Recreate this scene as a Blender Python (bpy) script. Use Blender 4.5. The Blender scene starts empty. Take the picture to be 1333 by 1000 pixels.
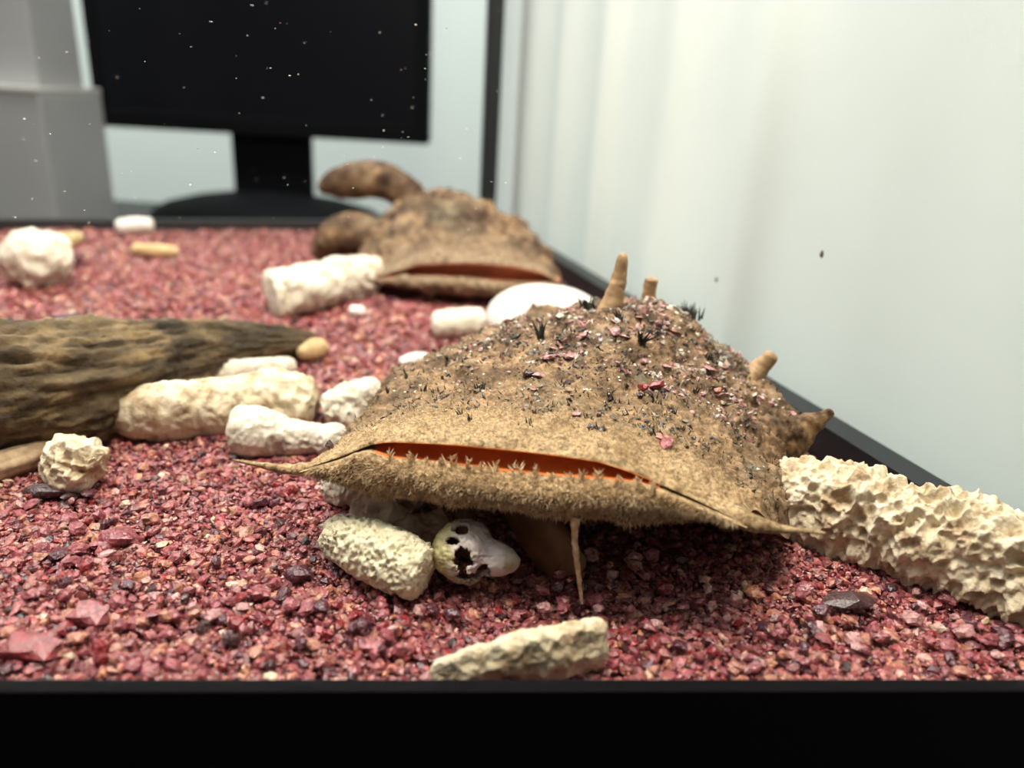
import bpy, math, random
import numpy as np
random.seed(7); rng = np.random.default_rng(7)
SC = bpy.context.scene; COL = SC.collection

# ------------------------------------------------------------------ camera
F = 1000.0; CAM_H = 0.06; ROLL = math.radians(3.3)
PITCH = math.atan(375.0 * math.cos(ROLL) / F)
fw = np.array([0, math.cos(PITCH), -math.sin(PITCH)]); _r = np.array([1.0, 0, 0]); _u = np.cross(_r, fw)
RT = math.cos(ROLL) * _r + math.sin(ROLL) * _u; UP = -math.sin(ROLL) * _r + math.cos(ROLL) * _u
CC = np.array([0, 0, CAM_H])
cam = bpy.data.cameras.new('camera'); co = bpy.data.objects.new('camera', cam); COL.objects.link(co)
from mathutils import Matrix, Vector
co.matrix_world = Matrix(((RT[0], UP[0], -fw[0], CC[0]), (RT[1], UP[1], -fw[1], CC[1]), (RT[2], UP[2], -fw[2], CC[2]), (0, 0, 0, 1)))
cam.sensor_width = 36; cam.lens = 36 * F / 1333; cam.clip_start = 0.002; cam.clip_end = 20
cam.dof.use_dof = True; cam.dof.focus_distance = 0.107; cam.dof.aperture_fstop = 15.5
SC.camera = co

# ------------------------------------------------------------------ light
w = bpy.data.worlds.new('room_air'); SC.world = w; w.use_nodes = True
w.node_tree.nodes['Background'].inputs[0].default_value = (0.95, 1.0, 0.98, 1); w.node_tree.nodes['Background'].inputs[1].default_value = 0.11
def area(name, loc, target, sx, sy, power, col):
    l = bpy.data.lights.new(name, 'AREA'); l.shape = 'RECTANGLE'; l.size = sx; l.size_y = sy; l.energy = power; l.color = col
    o = bpy.data.objects.new(name, l); COL.objects.link(o); o.location = loc
    o.rotation_euler = (Vector(target) - Vector(loc)).to_track_quat('-Z', 'Y').to_euler(); return o
area('tank_lamp', (-0.01, 0.060, 0.36), (-0.01, 0.075, 0), 0.16, 0.05, 2.8, (1.0, 0.90, 0.77))
area('side_fill', (-0.95, 0.15, 1.3), (0.0, 0.2, 0.1), 0.7, 0.7, 12.5, (0.95, 1.0, 0.98))  # unseen soft fill, added to brighten the white sheet at the side glass
area('wall_fill', (-0.25, 0.40, 0.80), (-0.2, 0.82, 0.10), 1.0, 0.08, 12, (1.0, 1.0, 0.96))  # unseen strip light, added to brighten the wall behind the monitor
SC.view_settings.view_transform = 'Standard'; SC.view_settings.look = 'None'; SC.view_settings.gamma = 1
SC.view_settings.exposure = 0.0; SC.view_settings.use_curve_mapping = False

# ------------------------------------------------------------------ maths helpers
def at(x, y, z=0.0):                      # a spot measured in the photograph, on the level z
    d = fw + RT * (x - 666.5) / F - UP * (y - 500) / F
    return CC + d * (z - CC[2]) / d[2]
def at_y(x, y, Y):
    d = fw + RT * (x - 666.5) / F - UP * (y - 500) / F
    return CC + d * (Y / d[1])
def dep(p): return float((np.asarray(p) - CC) @ fw)
def rest(x, y, rpx, k=0.85):              # centre of something of that radius lying on the gravel
    z = 0.004
    for _ in range(6):
        p = at(x, y, z); r = rpx * dep(p) / F; z = r * k
    return p, r
def hsh(i, j, k, s=0):
    n = (i * 73856093) ^ (j * 19349663) ^ (k * 83492791) ^ (s * 2654435761)
    n = (n ^ (n >> 13)) * 1274126177 & 0x7fffffff
    n = (n ^ (n >> 15)) * 668265263 & 0x7fffffff
    return (n & 0xffff) / 65535.0
def vnoise(p, s=0):
    f = np.floor(p).astype(np.int64); t = p - f; t = t * t * (3 - 2 * t); r = 0
    for a in (0, 1):
        for b in (0, 1):
            for c in (0, 1):
                wgt = (t[:, 0] if a else 1 - t[:, 0]) * (t[:, 1] if b else 1 - t[:, 1]) * (t[:, 2] if c else 1 - t[:, 2])
                r = r + wgt * hsh(f[:, 0] + a, f[:, 1] + b, f[:, 2] + c, s)
    return r * 2 - 1
def fbm(p, o=3, s=0):
    r = 0; a = 1.0; n = 0
    for k in range(o): r = r + a * vnoise(p * 2 ** k + 17.3 * k, s + k); n += a; a *= 0.5
    return r / n
def worley(p, s=0):
    f = np.floor(p).astype(np.int64); best = np.full(len(p), 9.0)
    for a in (-1, 0, 1):
        for b in (-1, 0, 1):
            for c in (-1, 0, 1):
                i, j, k = f[:, 0] + a, f[:, 1] + b, f[:, 2] + c
                q = np.stack([i + hsh(i, j, k, s + 1), j + hsh(i, j, k, s + 2), k + hsh(i, j, k, s + 3)], 1)
                best = np.minimum(best, ((q - p) ** 2).sum(1))
    return np.sqrt(best)
def crom(P, n):
    P = np.asarray(P, float); m = len(P)
    t = np.linspace(0, m - 1, n); i = np.minimum(t.astype(int), m - 2); f = (t - i).reshape((-1,) + (1,) * (P.ndim - 1))
    p0 = P[np.maximum(i - 1, 0)]; p1 = P[i]; p2 = P[i + 1]; p3 = P[np.minimum(i + 2, m - 1)]
    return 0.5 * (2 * p1 + (p2 - p0) * f + (2 * p0 - 5 * p1 + 4 * p2 - p3) * f * f + (3 * p1 - p0 - 3 * p2 + p3) * f ** 3)
def norml(v): return v / np.maximum(np.linalg.norm(v, axis=-1, keepdims=True), 1e-12)

# ------------------------------------------------------------------ object helpers
def mesh(name, v, f, mats, smooth=True, col=None, fm=None, zone=None):
    v = np.ascontiguousarray(v, dtype=np.float32); f = np.ascontiguousarray(f, dtype=np.int32)
    m = bpy.data.meshes.new(name); k = f.shape[1]
    m.vertices.add(len(v)); m.vertices.foreach_set('co', v.ravel())
    m.loops.add(f.size); m.loops.foreach_set('vertex_index', f.ravel())
    m.polygons.add(len(f)); m.polygons.foreach_set('loop_start', np.arange(0, f.size, k, dtype=np.int32))
    m.polygons.foreach_set('use_smooth', np.full(len(f), smooth))
    for mt in (mats if isinstance(mats, (list, tuple)) else [mats]): m.materials.append(mt)
    if fm is not None: m.polygons.foreach_set('material_index', np.asarray(fm, dtype=np.int32))
    if col is not None:
        a = m.color_attributes.new('Col', 'FLOAT_COLOR', 'POINT')
        a.data.foreach_set('color', np.concatenate([col, np.ones((len(col), 1))], 1).astype(np.float32).ravel())
    if zone is not None:
        a = m.attributes.new('zone', 'FLOAT', 'POINT'); a.data.foreach_set('value', np.asarray(zone, dtype=np.float32))
    m.update(calc_edges=True); m.validate(); return m
def add(name, m, parent=None, label=None, cat=None, group=None, kind=None):
    o = bpy.data.objects.new(name, m); COL.objects.link(o)
    if parent is not None: o.parent = parent
    for k, val in (('label', label), ('category', cat), ('group', group), ('kind', kind)):
        if val: o[k] = val
    return o
def pin(o, parent):                        # parent a mesh made in world coordinates
    o.parent = parent; o.matrix_parent_inverse = Matrix.Translation(parent.location).inverted()
def empty(name, loc, label, cat, group=None):
    o = add(name, None, None, label, cat, group); o.location = loc; o.empty_display_size = 0.01; return o
def centred(v):
    c = np.array([(v[:, 0].min() + v[:, 0].max()) / 2, (v[:, 1].min() + v[:, 1].max()) / 2, v[:, 2].min()]); return c, v - c
def boxv(o, ax, ay, az):
    o, ax, ay, az = map(np.asarray, (o, ax, ay, az))
    v = np.array([o, o + ax, o + ax + ay, o + ay, o + az, o + ax + az, o + ax + ay + az, o + ay + az], float)
    return v, np.array([[0, 3, 2, 1], [4, 5, 6, 7], [0, 1, 5, 4], [1, 2, 6, 5], [2, 3, 7, 6], [3, 0, 4, 7]])
def bevel(o, wd, seg=2):
    m = o.modifiers.new('b', 'BEVEL'); m.width = wd; m.segments = seg; m.limit_method = 'ANGLE'; return o
def tube(axis, ra, rb, ns, nr, round0=0.12, round1=0.12, disp=None, power=2.0):
    A = crom(axis, ns); ra = crom(np.asarray(ra, float), ns); rb = crom(np.asarray(rb, float), ns)
    T = norml(np.gradient(A, axis=0)); S = norml(np.cross(T, [0, 0, 1.0]) + 1e-6); N = np.cross(S, T)
    s = np.linspace(0, 1, ns); pr = np.ones(ns)
    if round0 > 0: pr *= np.where(s < round0, np.maximum(1 - np.abs(1 - s / round0) ** power, 0) ** (1 / power), 1)
    if round1 > 0: pr *= np.where(s > 1 - round1, np.maximum(1 - np.abs(1 - (1 - s) / round1) ** power, 0) ** (1 / power), 1)
    th = np.linspace(0, 2 * np.pi, nr, endpoint=False)
    D = np.cos(th)[None, :, None] * S[:, None] * (ra * pr)[:, None, None] + np.sin(th)[None, :, None] * N[:, None] * (rb * pr)[:, None, None]
    V = (A[:, None] + D).reshape(-1, 3)
    nd = norml(np.cos(th)[None, :, None] * S[:, None] + np.sin(th)[None, :, None] * N[:, None] + 0 * D).reshape(-1, 3)
    edge = np.repeat(1 - pr, nr)[:, None]; sg = np.repeat(np.where(s < 0.5, -1, 1), nr)[:, None]
    nd = norml(nd * (1 - edge) + np.repeat(T, nr, 0) * sg * edge)
    if disp is not None: V = V + nd * disp(V, np.repeat(s, nr), np.tile(th, ns))[:, None]
    i, j = np.meshgrid(np.arange(ns - 1), np.arange(nr), indexing='ij'); j2 = (j + 1) % nr
    Fq = np.stack([i * nr + j, i * nr + j2, (i + 1) * nr + j2, (i + 1) * nr + j], -1).reshape(-1, 4)
    return V, Fq
def spikes(base, d, L, r, bend=0.0):       # three-sided tapering hairs
    d = norml(d); a = norml(np.cross(d, np.array([0.31, 0.87, 0.4]))); b = np.cross(d, a); n = len(base); V = []
    for k in range(3):
        c = 2 * np.pi * k / 3; V.append(base + (a * math.cos(c) + b * math.sin(c)) * r[:, None])
    V.append(base + d * L[:, None] + a * (L * bend)[:, None])
    V = np.stack(V, 1).reshape(-1, 3); q = np.arange(n)[:, None] * 4
    return V, np.concatenate([q + np.array([0, 1, 3]), q + np.array([1, 2, 3]), q + np.array([2, 0, 3])])

# ------------------------------------------------------------------ materials
def mat(name, c, rough=0.6, c2=None, scale=300, bump=0, bscale=None, spec=0.5, c3=None, attr=None, metal=0, sss=0, detail=6, dist=0.0004, coat=0, lo=0.35, hi=0.65):
    m = bpy.data.materials.new(name); m.use_nodes = True; nt = m.node_tree; b = nt.nodes['Principled BSDF']
    b.inputs['Base Color'].default_value = (*c, 1); b.inputs['Roughness'].default_value = rough; b.inputs['Metallic'].default_value = metal
    b.inputs['Specular IOR Level'].default_value = spec; b.inputs['Coat Weight'].default_value = coat
    if sss: b.inputs['Subsurface Weight'].default_value = sss; b.inputs['Subsurface Radius'].default_value = (0.002, 0.001, 0.0006); b.inputs['Subsurface Scale'].default_value = 1
    tc = nt.nodes.new('ShaderNodeTexCoord')
    if c2:
        n = nt.nodes.new('ShaderNodeTexNoise'); n.inputs['Scale'].default_value = scale; n.inputs['Detail'].default_value = detail
        nt.links.new(tc.outputs['Object'], n.inputs['Vector'])
        r = nt.nodes.new('ShaderNodeValToRGB'); r.color_ramp.elements[0].position = lo; r.color_ramp.elements[1].position = hi
        r.color_ramp.elements[0].color = (*c2, 1); r.color_ramp.elements[1].color = (*c, 1)
        if c3: e = r.color_ramp.elements.new((lo + hi) / 2); e.color = (*c3, 1)
        nt.links.new(n.outputs['Fac'], r.inputs['Fac']); nt.links.new(r.outputs['Color'], b.inputs['Base Color'])
    if attr:
        a = nt.nodes.new('ShaderNodeAttribute'); a.attribute_name = attr; nt.links.new(a.outputs['Color'], b.inputs['Base Color'])
    if bump:
        n2 = nt.nodes.new('ShaderNodeTexNoise'); n2.inputs['Scale'].default_value = bscale or scale * 3; n2.inputs['Detail'].default_value = 8
        nt.links.new(tc.outputs['Object'], n2.inputs['Vector'])
        bp = nt.nodes.new('ShaderNodeBump'); bp.inputs['Strength'].default_value = bump; bp.inputs['Distance'].default_value = dist
        nt.links.new(n2.outputs['Fac'], bp.inputs['Height']); nt.links.new(bp.outputs['Normal'], b.inputs['Normal'])
    return m
def glass_mat(name, ior):
    m = bpy.data.materials.new(name); m.use_nodes = True; nt = m.node_tree; nt.nodes.clear()
    o = nt.nodes.new('ShaderNodeOutputMaterial'); mx = nt.nodes.new('ShaderNodeMixShader'); t = nt.nodes.new('ShaderNodeBsdfTransparent')
    g = nt.nodes.new('ShaderNodeBsdfGlossy'); g.inputs['Roughness'].default_value = 0.02; fr = nt.nodes.new('ShaderNodeFresnel'); fr.inputs['IOR'].default_value = ior
    t.inputs[0].default_value = (0.985, 0.995, 0.99, 1)
    nt.links.new(fr.outputs[0], mx.inputs[0]); nt.links.new(t.outputs[0], mx.inputs[1]); nt.links.new(g.outputs[0], mx.inputs[2]); nt.links.new(mx.outputs[0], o.inputs[0]); return m
def skin_mat(name, head, back, dark, grey, sc=1.0):
    m = mat(name, head, 0.75, bump=0.55, bscale=2600, spec=0.3, dist=0.0003); nt = m.node_tree; b = nt.nodes['Principled BSDF']
    tc = nt.nodes.new('ShaderNodeTexCoord'); z = nt.nodes.new('ShaderNodeAttribute'); z.attribute_name = 'zone'
    def ramp(scale, lo, hi, c0, c1, det=5):
        n = nt.nodes.new('ShaderNodeTexNoise'); n.inputs['Scale'].default_value = scale; n.inputs['Detail'].default_value = det; n.inputs['Roughness'].default_value = 0.65
        nt.links.new(tc.outputs['Object'], n.inputs['Vector']); r = nt.nodes.new('ShaderNodeValToRGB')
        r.color_ramp.elements[0].position = lo; r.color_ramp.elements[1].position = hi; r.color_ramp.elements[0].color = (*c0, 1); r.color_ramp.elements[1].color = (*c1, 1)
        nt.links.new(n.outputs['Fac'], r.inputs['Fac']); return r.outputs['Color']
    def mix(f, a, c):
        x = nt.nodes.new('ShaderNodeMix'); x.data_type = 'RGBA'; nt.links.new(f, x.inputs[0]); nt.links.new(a, x.inputs[6]); nt.links.new(c, x.inputs[7]); return x.outputs[2]
    k = (0, 0, 0); one = (1, 1, 1)
    hd = ramp(1700 * sc, 0.38, 0.58, tuple(q * 0.36 for q in head), head, 4)
    bk = ramp(520 * sc, 0.36, 0.60, dark, back, 10)
    gm = ramp(130 * sc, 0.55, 0.68, k, one, 3); gc = ramp(900 * sc, 0.4, 0.6, tuple(q * 0.45 for q in grey), grey, 5)
    def mul(a, c):
        x = nt.nodes.new('ShaderNodeMix'); x.data_type = 'RGBA'; x.blend_type = 'MULTIPLY'; x.inputs[0].default_value = 1; nt.links.new(a, x.inputs[6]); nt.links.new(c, x.inputs[7]); return x.outputs[2]
    mot = ramp(190 * sc, 0.40, 0.58, (0.30, 0.25, 0.22), (1.08, 1.05, 1.0), 6); mot2 = ramp(240 * sc, 0.36, 0.5, (0.6, 0.55, 0.45), one, 5)
    nt.links.new(mix(z.outputs['Fac'], mul(mix(gm, bk, gc), mot), mul(hd, mot2)), b.inputs['Base Color']); return m

M_glass = glass_mat('clear_glass', 1.08); M_wet_glass = glass_mat('glass_behind_water', 1.01)
M_black = mat('black_plastic', (0.006, 0.005, 0.006), 0.8, spec=0.04)
M_frame = mat('grey_black_plastic', (0.03, 0.03, 0.032), 0.4)
M_seal = mat('black_silicone', (0.006, 0.007, 0.009), 0.5)
M_white = mat('white_sheet', (0.76, 0.79, 0.775), 0.7, (0.73, 0.765, 0.75), 25)
M_wall = mat('white_wall_paint', (0.72, 0.77, 0.75), 0.8, (0.69, 0.74, 0.72), 5)
M_desk = mat('dark_desk_laminate', (0.02, 0.019, 0.02), 0.5)
M_screen = mat('monitor_screen', (0.004, 0.004, 0.006), 0.3, spec=0.2)
M_monitor = mat('monitor_plastic', (0.004, 0.004, 0.005), 0.7, spec=0.05)
M_grey = mat('grey_plastic', (0.40, 0.39, 0.40), 0.5, (0.35, 0.34, 0.35), 12)
M_grey2 = mat('pale_grey_plastic', (0.55, 0.53, 0.51), 0.5)
M_gravel = mat('garnet_gravel', (0.4, 0.1, 0.12), 0.33, attr='Col', spec=0.45)
def glint(m):
    nt = m.node_tree; b = nt.nodes['Principled BSDF']; tc = nt.nodes.new('ShaderNodeTexCoord')
    n = nt.nodes.new('ShaderNodeTexNoise'); n.inputs['Scale'].default_value = 1700; n.inputs['Detail'].default_value = 5
    geo = nt.nodes.new('ShaderNodeNewGeometry'); nt.links.new(geo.outputs['Position'], n.inputs['Vector'])
    mr = nt.nodes.new('ShaderNodeMapRange'); mr.inputs[1].default_value = 0.3; mr.inputs[2].default_value = 0.7; mr.inputs[3].default_value = 0.45; mr.inputs[4].default_value = 1.45
    nt.links.new(n.outputs['Fac'], mr.inputs[0]); mx = nt.nodes.new('ShaderNodeMix'); mx.data_type = 'RGBA'; mx.blend_type = 'MULTIPLY'; mx.inputs[0].default_value = 1
    src = b.inputs['Base Color'].links[0].from_socket; nt.links.new(src, mx.inputs[6]); nt.links.new(mr.outputs[0], mx.inputs[7]); nt.links.new(mx.outputs[2], b.inputs['Base Color'])
    n2 = nt.nodes.new('ShaderNodeTexNoise'); n2.inputs['Scale'].default_value = 3200; n2.inputs['Detail'].default_value = 3; nt.links.new(geo.outputs['Position'], n2.inputs['Vector'])
    bp = nt.nodes.new('ShaderNodeBump'); bp.inputs['Strength'].default_value = 0.9; bp.inputs['Distance'].default_value = 0.0002; nt.links.new(n2.outputs['Fac'], bp.inputs['Height'])
    nt.links.new(bp.outputs['Normal'], b.inputs['Normal']); nt.links.new(bp.outputs['Normal'], b.inputs['Coat Normal']); b.inputs['Coat Weight'].default_value = 0.35; b.inputs['Coat Roughness'].default_value = 0.12; b.inputs['Coat IOR'].default_value = 1.6
    return m
glint(M_gravel)
M_sand = mat('garnet_sand', (0.30, 0.075, 0.085), 0.6, (0.16, 0.03, 0.045), 900, bump=1, bscale=900)
GRC = {'rose': (0.33, 0.085, 0.095), 'plum': (0.10, 0.024, 0.036), 'salmon': (0.48, 0.20, 0.14), 'pale': (0.52, 0.26, 0.25), 'crimson': (0.26, 0.022, 0.026), 'umber': (0.07, 0.03, 0.03)}
M_gr = {k: mat(k + '_garnet', c, 0.25, tuple(q * 0.75 for q in c), 900, spec=0.4) for k, c in GRC.items()}
for _m in M_gr.values(): glint(_m)
M_coral = mat('cream_coral', (0.72, 0.61, 0.45), 0.85, (0.38, 0.26, 0.15), 260, bump=0.9, bscale=1800, c3=(0.64, 0.53, 0.36), dist=0.0003)
M_coral_w = mat('white_coral', (0.74, 0.67, 0.56), 0.85, (0.50, 0.42, 0.32), 300, bump=0.8, bscale=1500, c3=(0.68, 0.61, 0.49), dist=0.0003)
M_coral_p = mat('porous_coral', (0.70, 0.63, 0.44), 0.85, (0.26, 0.20, 0.10), 1100, bump=0.8, bscale=1800, c3=(0.7, 0.62, 0.42), dist=0.0004, lo=0.3, hi=0.55)
M_tan = mat('tan_shell', (0.64, 0.49, 0.37), 0.7, (0.38, 0.25, 0.17), 350, bump=0.4, bscale=1200, dist=0.0003)
M_shell_w = mat('smooth_white_shell', (0.88, 0.83, 0.77), 0.45, (0.80, 0.73, 0.66), 80)
M_barn = mat('violet_white_shell', (0.6, 0.52, 0.5), 0.5, attr='Col', bump=0.7, bscale=1500, dist=0.0003)
M_bark = mat('driftwood', (0.3, 0.2, 0.1), 0.85, attr='Col', bump=0.9, bscale=900, dist=0.0005)
M_split = mat('pale_split_wood', (0.50, 0.36, 0.22), 0.8, (0.25, 0.15, 0.08), 400, bump=0.6, bscale=900)
M_mouth = mat('orange_mouth_lining', (0.75, 0.24, 0.06), 0.35, (0.58, 0.15, 0.035), 160, sss=0.3)
M_mouth2 = mat('brown_mouth_lining', (0.44, 0.15, 0.07), 0.5, (0.30, 0.09, 0.045), 160)
M_skin = skin_mat('catfish_skin', (0.50, 0.335, 0.175), (0.36, 0.23, 0.13), (0.07, 0.04, 0.022), (0.23, 0.20, 0.15))
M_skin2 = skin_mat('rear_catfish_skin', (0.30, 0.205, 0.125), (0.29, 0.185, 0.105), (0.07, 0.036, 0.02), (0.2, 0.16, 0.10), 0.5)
M_fuzz = mat('pale_skin_fringe', (0.72, 0.54, 0.335), 0.7, (0.40, 0.26, 0.125), 900)
M_fin = mat('tan_fin_skin', (0.46, 0.29, 0.145), 0.6, (0.26, 0.15, 0.07), 500, bump=0.4, bscale=2000, dist=0.0002)
M_belly = mat('brown_belly_skin', (0.20, 0.10, 0.04), 0.55, (0.12, 0.05, 0.02), 300, bump=0.3, bscale=1200, dist=0.0003)
M_algae = mat('dark_algae', (0.035, 0.03, 0.014), 0.7, (0.012, 0.012, 0.010), 900)
M_blackgrit = mat('black_grit', (0.012, 0.012, 0.014), 0.5)
M_speck = mat('pale_speck', (0.8, 0.74, 0.66), 0.5)
M_yellow = mat('yellow_tan_chip', (0.62, 0.44, 0.22), 0.7, (0.45, 0.29, 0.14), 200)

# ------------------------------------------------------------------ room and aquarium
E_ = 1e-4
W0 = at(1215, 645, 0.006); W1 = at(735, 345, 0.006); wd = (W1 - W0)[:2]; wd = wd / np.linalg.norm(wd); wdir = np.array([*wd, 0]); wn = np.array([wd[1], -wd[0], 0.0])   # wn points out of the tank
CR = np.array([W0[0], W0[1], 0.0]) + wdir * 0.273            # rear corner where the two glass walls meet
bl = at(0, 298, 0); bdir = norml(np.array([bl[0] - CR[0], bl[1] - CR[1], 0])); bn = np.array([bdir[1], -bdir[0], 0.0]); bn = bn if bn[1] > 0 else -bn
f0 = at(0, 885, 0.003); f1 = at(1333, 885, 0.003); f0[2] = f1[2] = 0; fdir = norml(f1 - f0); fn = np.array([fdir[1], -fdir[0], 0.0])            # fn points at the viewer
CF = np.array([W0[0], W0[1], 0]) - wdir * 0.0
# where the side wall meets the front line
A2 = np.array([[wdir[0], -fdir[0]], [wdir[1], -fdir[1]]]); sol = np.linalg.solve(A2, (f0 - W0)[:2]); FRC = np.array([*(W0[:2] + wd * sol[0]), 0.0])
BL = CR + bdir * 0.36; FL = FRC - fdir * 0.36

def solid(name, o, ax, ay, az, m, **k):
    v, f = boxv(o, ax, ay, az); c, v = centred(v); ob = add(name, mesh(name, v, f, m, False), **k); ob.location = c; return ob
Z = np.array([0, 0, 1.0])
ZD = -0.055
solid('wall_back', (-2.0, 0.86, -0.6), (3.4, -0.10, 0), (0.02, 0.05, 0), (0, 0, 2.4), M_wall, kind='structure', label='plain off-white room wall behind the desk')
solid('floor', (-2.6, -1.6, -0.80), (4.4, 0, 0), (0, 2.7, 0), (0, 0, 0.02), M_grey, kind='structure', label='grey room floor under the desk')
solid('wall_left', (-2.6, -1.6, -0.78), (0.05, 0, 0), (0, 2.6, 0), (0, 0, 2.6), M_wall, kind='structure', label='plain off-white side wall of the room')
ob = solid('desk', (-1.1, -0.1, ZD - 0.03), (2.0, 0, 0), (0, 0.85, 0), (0, 0, 0.03), M_desk,  label='dark laminate desk carrying the aquarium and the monitor', cat='desk')
tank = empty('aquarium', (*((CR + FRC + BL + FL) / 4)[:2], ZD), 'glass aquarium with black bottom frame and black corner seam', 'aquarium')
def tpart(name, *a):
    o = solid(name, *a); pin(o, tank); return o
HT = 0.33
tpart('front_pane', FL + fn * 0.0003 + Z * 0.0031, (FRC - FL), fn * 0.0012, Z * HT, M_glass)
tpart('back_pane', CR + bn * 0.001, (BL - CR), bn * 0.004, Z * HT, M_wet_glass)
tpart('side_pane', FRC + wn * 0.001, (CR - FRC), wn * 0.004, Z * HT, M_wet_glass)
tpart('bottom_frame', FL + Z * 0.003, (FRC - FL) + fdir * 0.01, fn * 0.0018, Z * -0.057, M_black)
tpart('bottom_frame', FRC - wdir * 0.002 + wn * 0.0002 - Z * 0.054, (CR - FRC) + wdir * 0.01, wn * 0.0055, Z * 0.060, M_seal)
tpart('bottom_frame', CR + bn * 0.0002 - Z * 0.054, (BL - CR), bn * 0.0055, Z * 0.0575, M_frame)
tpart('corner_seam', CR - wdir * 0.002 - wn * 0.0035 + Z * 0.001, wdir * 0.006, wn * 0.0065, Z * (HT - 0.002), M_seal)
tpart('floor_plate', FL - Z * 0.052, (FRC - FL), (CR - FRC), Z * 0.004, M_frame)

# white sheet outside the side glass, softly fluted
Ls = np.linalg.norm(CR - FRC) + 0.10; ns = 260; s = np.linspace(-0.05, Ls - 0.05, ns)
fl = np.zeros(ns)
for c, wl, wr, a in ((0.285, .010, .006, .003), (0.246, .007, .012, .004), (0.203, .005, .014, .005), (0.158, .006, .014, .0035), (0.114, .007, .016, .0045), (0.076, .014, .016, .002), (0.03, .03, .03, .001)):
    q = s - c; fl += a * np.exp(-(q / np.where(q > 0, wr, wl)) ** 2)
zz = np.array([-0.05, 0.05, 0.15, 0.25, 0.36])
V = (FRC[None, None] + wdir * s[None, :, None] + wn * (0.0120 - fl)[None, :, None] + Z * zz[:, None, None])
V = np.concatenate([V.reshape(-1, 3), (V + wn * 0.001).reshape(-1, 3)]); i, j = np.meshgrid(np.arange(4), np.arange(ns - 1), indexing='ij'); nn = 5 * ns
Fq = np.stack([i * ns + j, i * ns + j + 1, (i + 1) * ns + j + 1, (i + 1) * ns + j], -1).reshape(-1, 4)
c, v = centred(V); ob = add('background_sheet', mesh('background_sheet', v, np.concatenate([Fq, Fq[:, ::-1] + nn]), M_white), None, 'white softly rippled background sheet standing against the side glass', 'sheet'); ob.location = c

# ---- monitor behind the tank
Ym = 0.60; mc = at_y(352, 180, Ym); mon = empty('computer_monitor', (mc[0], Ym, ZD), 'black computer monitor switched off on oval foot behind the tank', 'monitor')
pl = at_y(131, 172, Ym); pr_ = at_y(557, 184, Ym); zb = (pl[2] + pr_[2]) / 2 + 0.001
dm = norml(np.array([1, 0.02, 0])); nm = np.array([-dm[1], dm[0], 0]); wm = pr_[0] - pl[0]
def mpart(name, m, v, f, bv=0, smooth=False, par=None):
    o = add(name, mesh(name, v, f, m, smooth))
    if par is None: pin(o, mon)
    else: o.parent = par
    if bv: bevel(o, bv)
    return o
o0 = np.array([pl[0], Ym - 0.004, zb])
hs = mpart('housing', M_monitor, *boxv(o0, dm * wm, nm * 0.022, Z * 0.21), 0.002)
mpart('bezel', M_monitor, *boxv(o0 - nm * 0.0012, dm * wm, nm * 0.002, Z * 0.012), 0.0006, False, hs)
mpart('bezel', M_monitor, *boxv(o0 - nm * 0.0012 + Z * 0.198, dm * wm, nm * 0.002, Z * 0.012), 0.0006, False, hs)
mpart('bezel', M_monitor, *boxv(o0 - nm * 0.0012 + Z * 0.012, dm * 0.01, nm * 0.002, Z * 0.186), 0.0006, False, hs)
mpart('bezel', M_monitor, *boxv(o0 - nm * 0.0012 + Z * 0.012 + dm * (wm - 0.01), dm * 0.01, nm * 0.002, Z * 0.186), 0.0006, False, hs)
mpart('screen', M_screen, *boxv(o0 - nm * 0.0005 + Z * 0.012 + dm * 0.01, dm * (wm - 0.02), nm * 0.001, Z * 0.186), 0, False, hs)
n0 = at_y(303, 200, Ym + 0.01); n1 = at_y(405, 200, Ym + 0.01)
mpart('stand_neck', M_monitor, *boxv([n0[0], Ym + 0.006, ZD + 0.004], dm * (n1[0] - n0[0]), nm * 0.012, Z * (zb - ZD + 0.03)), 0.003)
bc = np.array([(n0[0] + n1[0]) / 2 - 0.004, Ym + 0.012, ZD]); th = np.linspace(0, 2 * np.pi, 64, endpoint=False); V = []
b0 = at_y(196, 270, Ym + 0.01); rb_ = bc[0] - b0[0]
for rr, z in ((0.96, 0), (1, 0.003), (1, 0.012), (0.96, 0.018), (0.85, 0.024), (0.6, 0.030), (0.3, 0.034), (0.01, 0.036)):
    V.append(bc + np.stack([np.cos(th) * rb_ * rr, np.sin(th) * rb_ * 0.55 * rr, np.full(64, z)], 1))
i, j = np.meshgrid(np.arange(7), np.arange(64), indexing='ij'); Fq = np.stack([i * 64 + j, i * 64 + (j + 1) % 64, (i + 1) * 64 + (j + 1) % 64, (i + 1) * 64 + j], -1).reshape(-1, 4)
mpart('stand_base', M_monitor, np.concatenate(V), Fq, 0, True)

# ---- grey case in two tiers beside the monitor
Yg = 0.47; g1 = at_y(127, 255, Yg + .07); g2 = at_y(118, 118, Yg + .035); g3 = at_y(101, 60, Yg + .06)
case = empty('equipment_case', (g1[0] - 0.08, Yg + 0.04, ZD), 'grey two-tier plastic case beside the monitor', 'case')
def cpart(name, m, *a, bv=0.0015):
    v, f = boxv(*a); o = add(name, mesh(name, v, f, m, False)); pin(o, case); bevel(o, bv); return o
xr = (g1[0] + g2[0]) / 2
cpart('lower_case', M_grey, (xr - 0.16, Yg, ZD), (0.16, 0, 0), (0, 0.07, 0), Z * (g2[2] - ZD - 0.002))
cpart('ledge', M_grey2, (xr - 0.161, Yg - 0.001, g2[2] - 0.002), (0.161, 0, 0), (0, 0.071, 0), Z * 0.003, bv=0.0006)
cpart('upper_case', M_grey, (g3[0] - 0.15, Yg + 0.012, g2[2] + 0.001), (0.15, 0, 0), (0, 0.05, 0), Z * 0.16)
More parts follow.
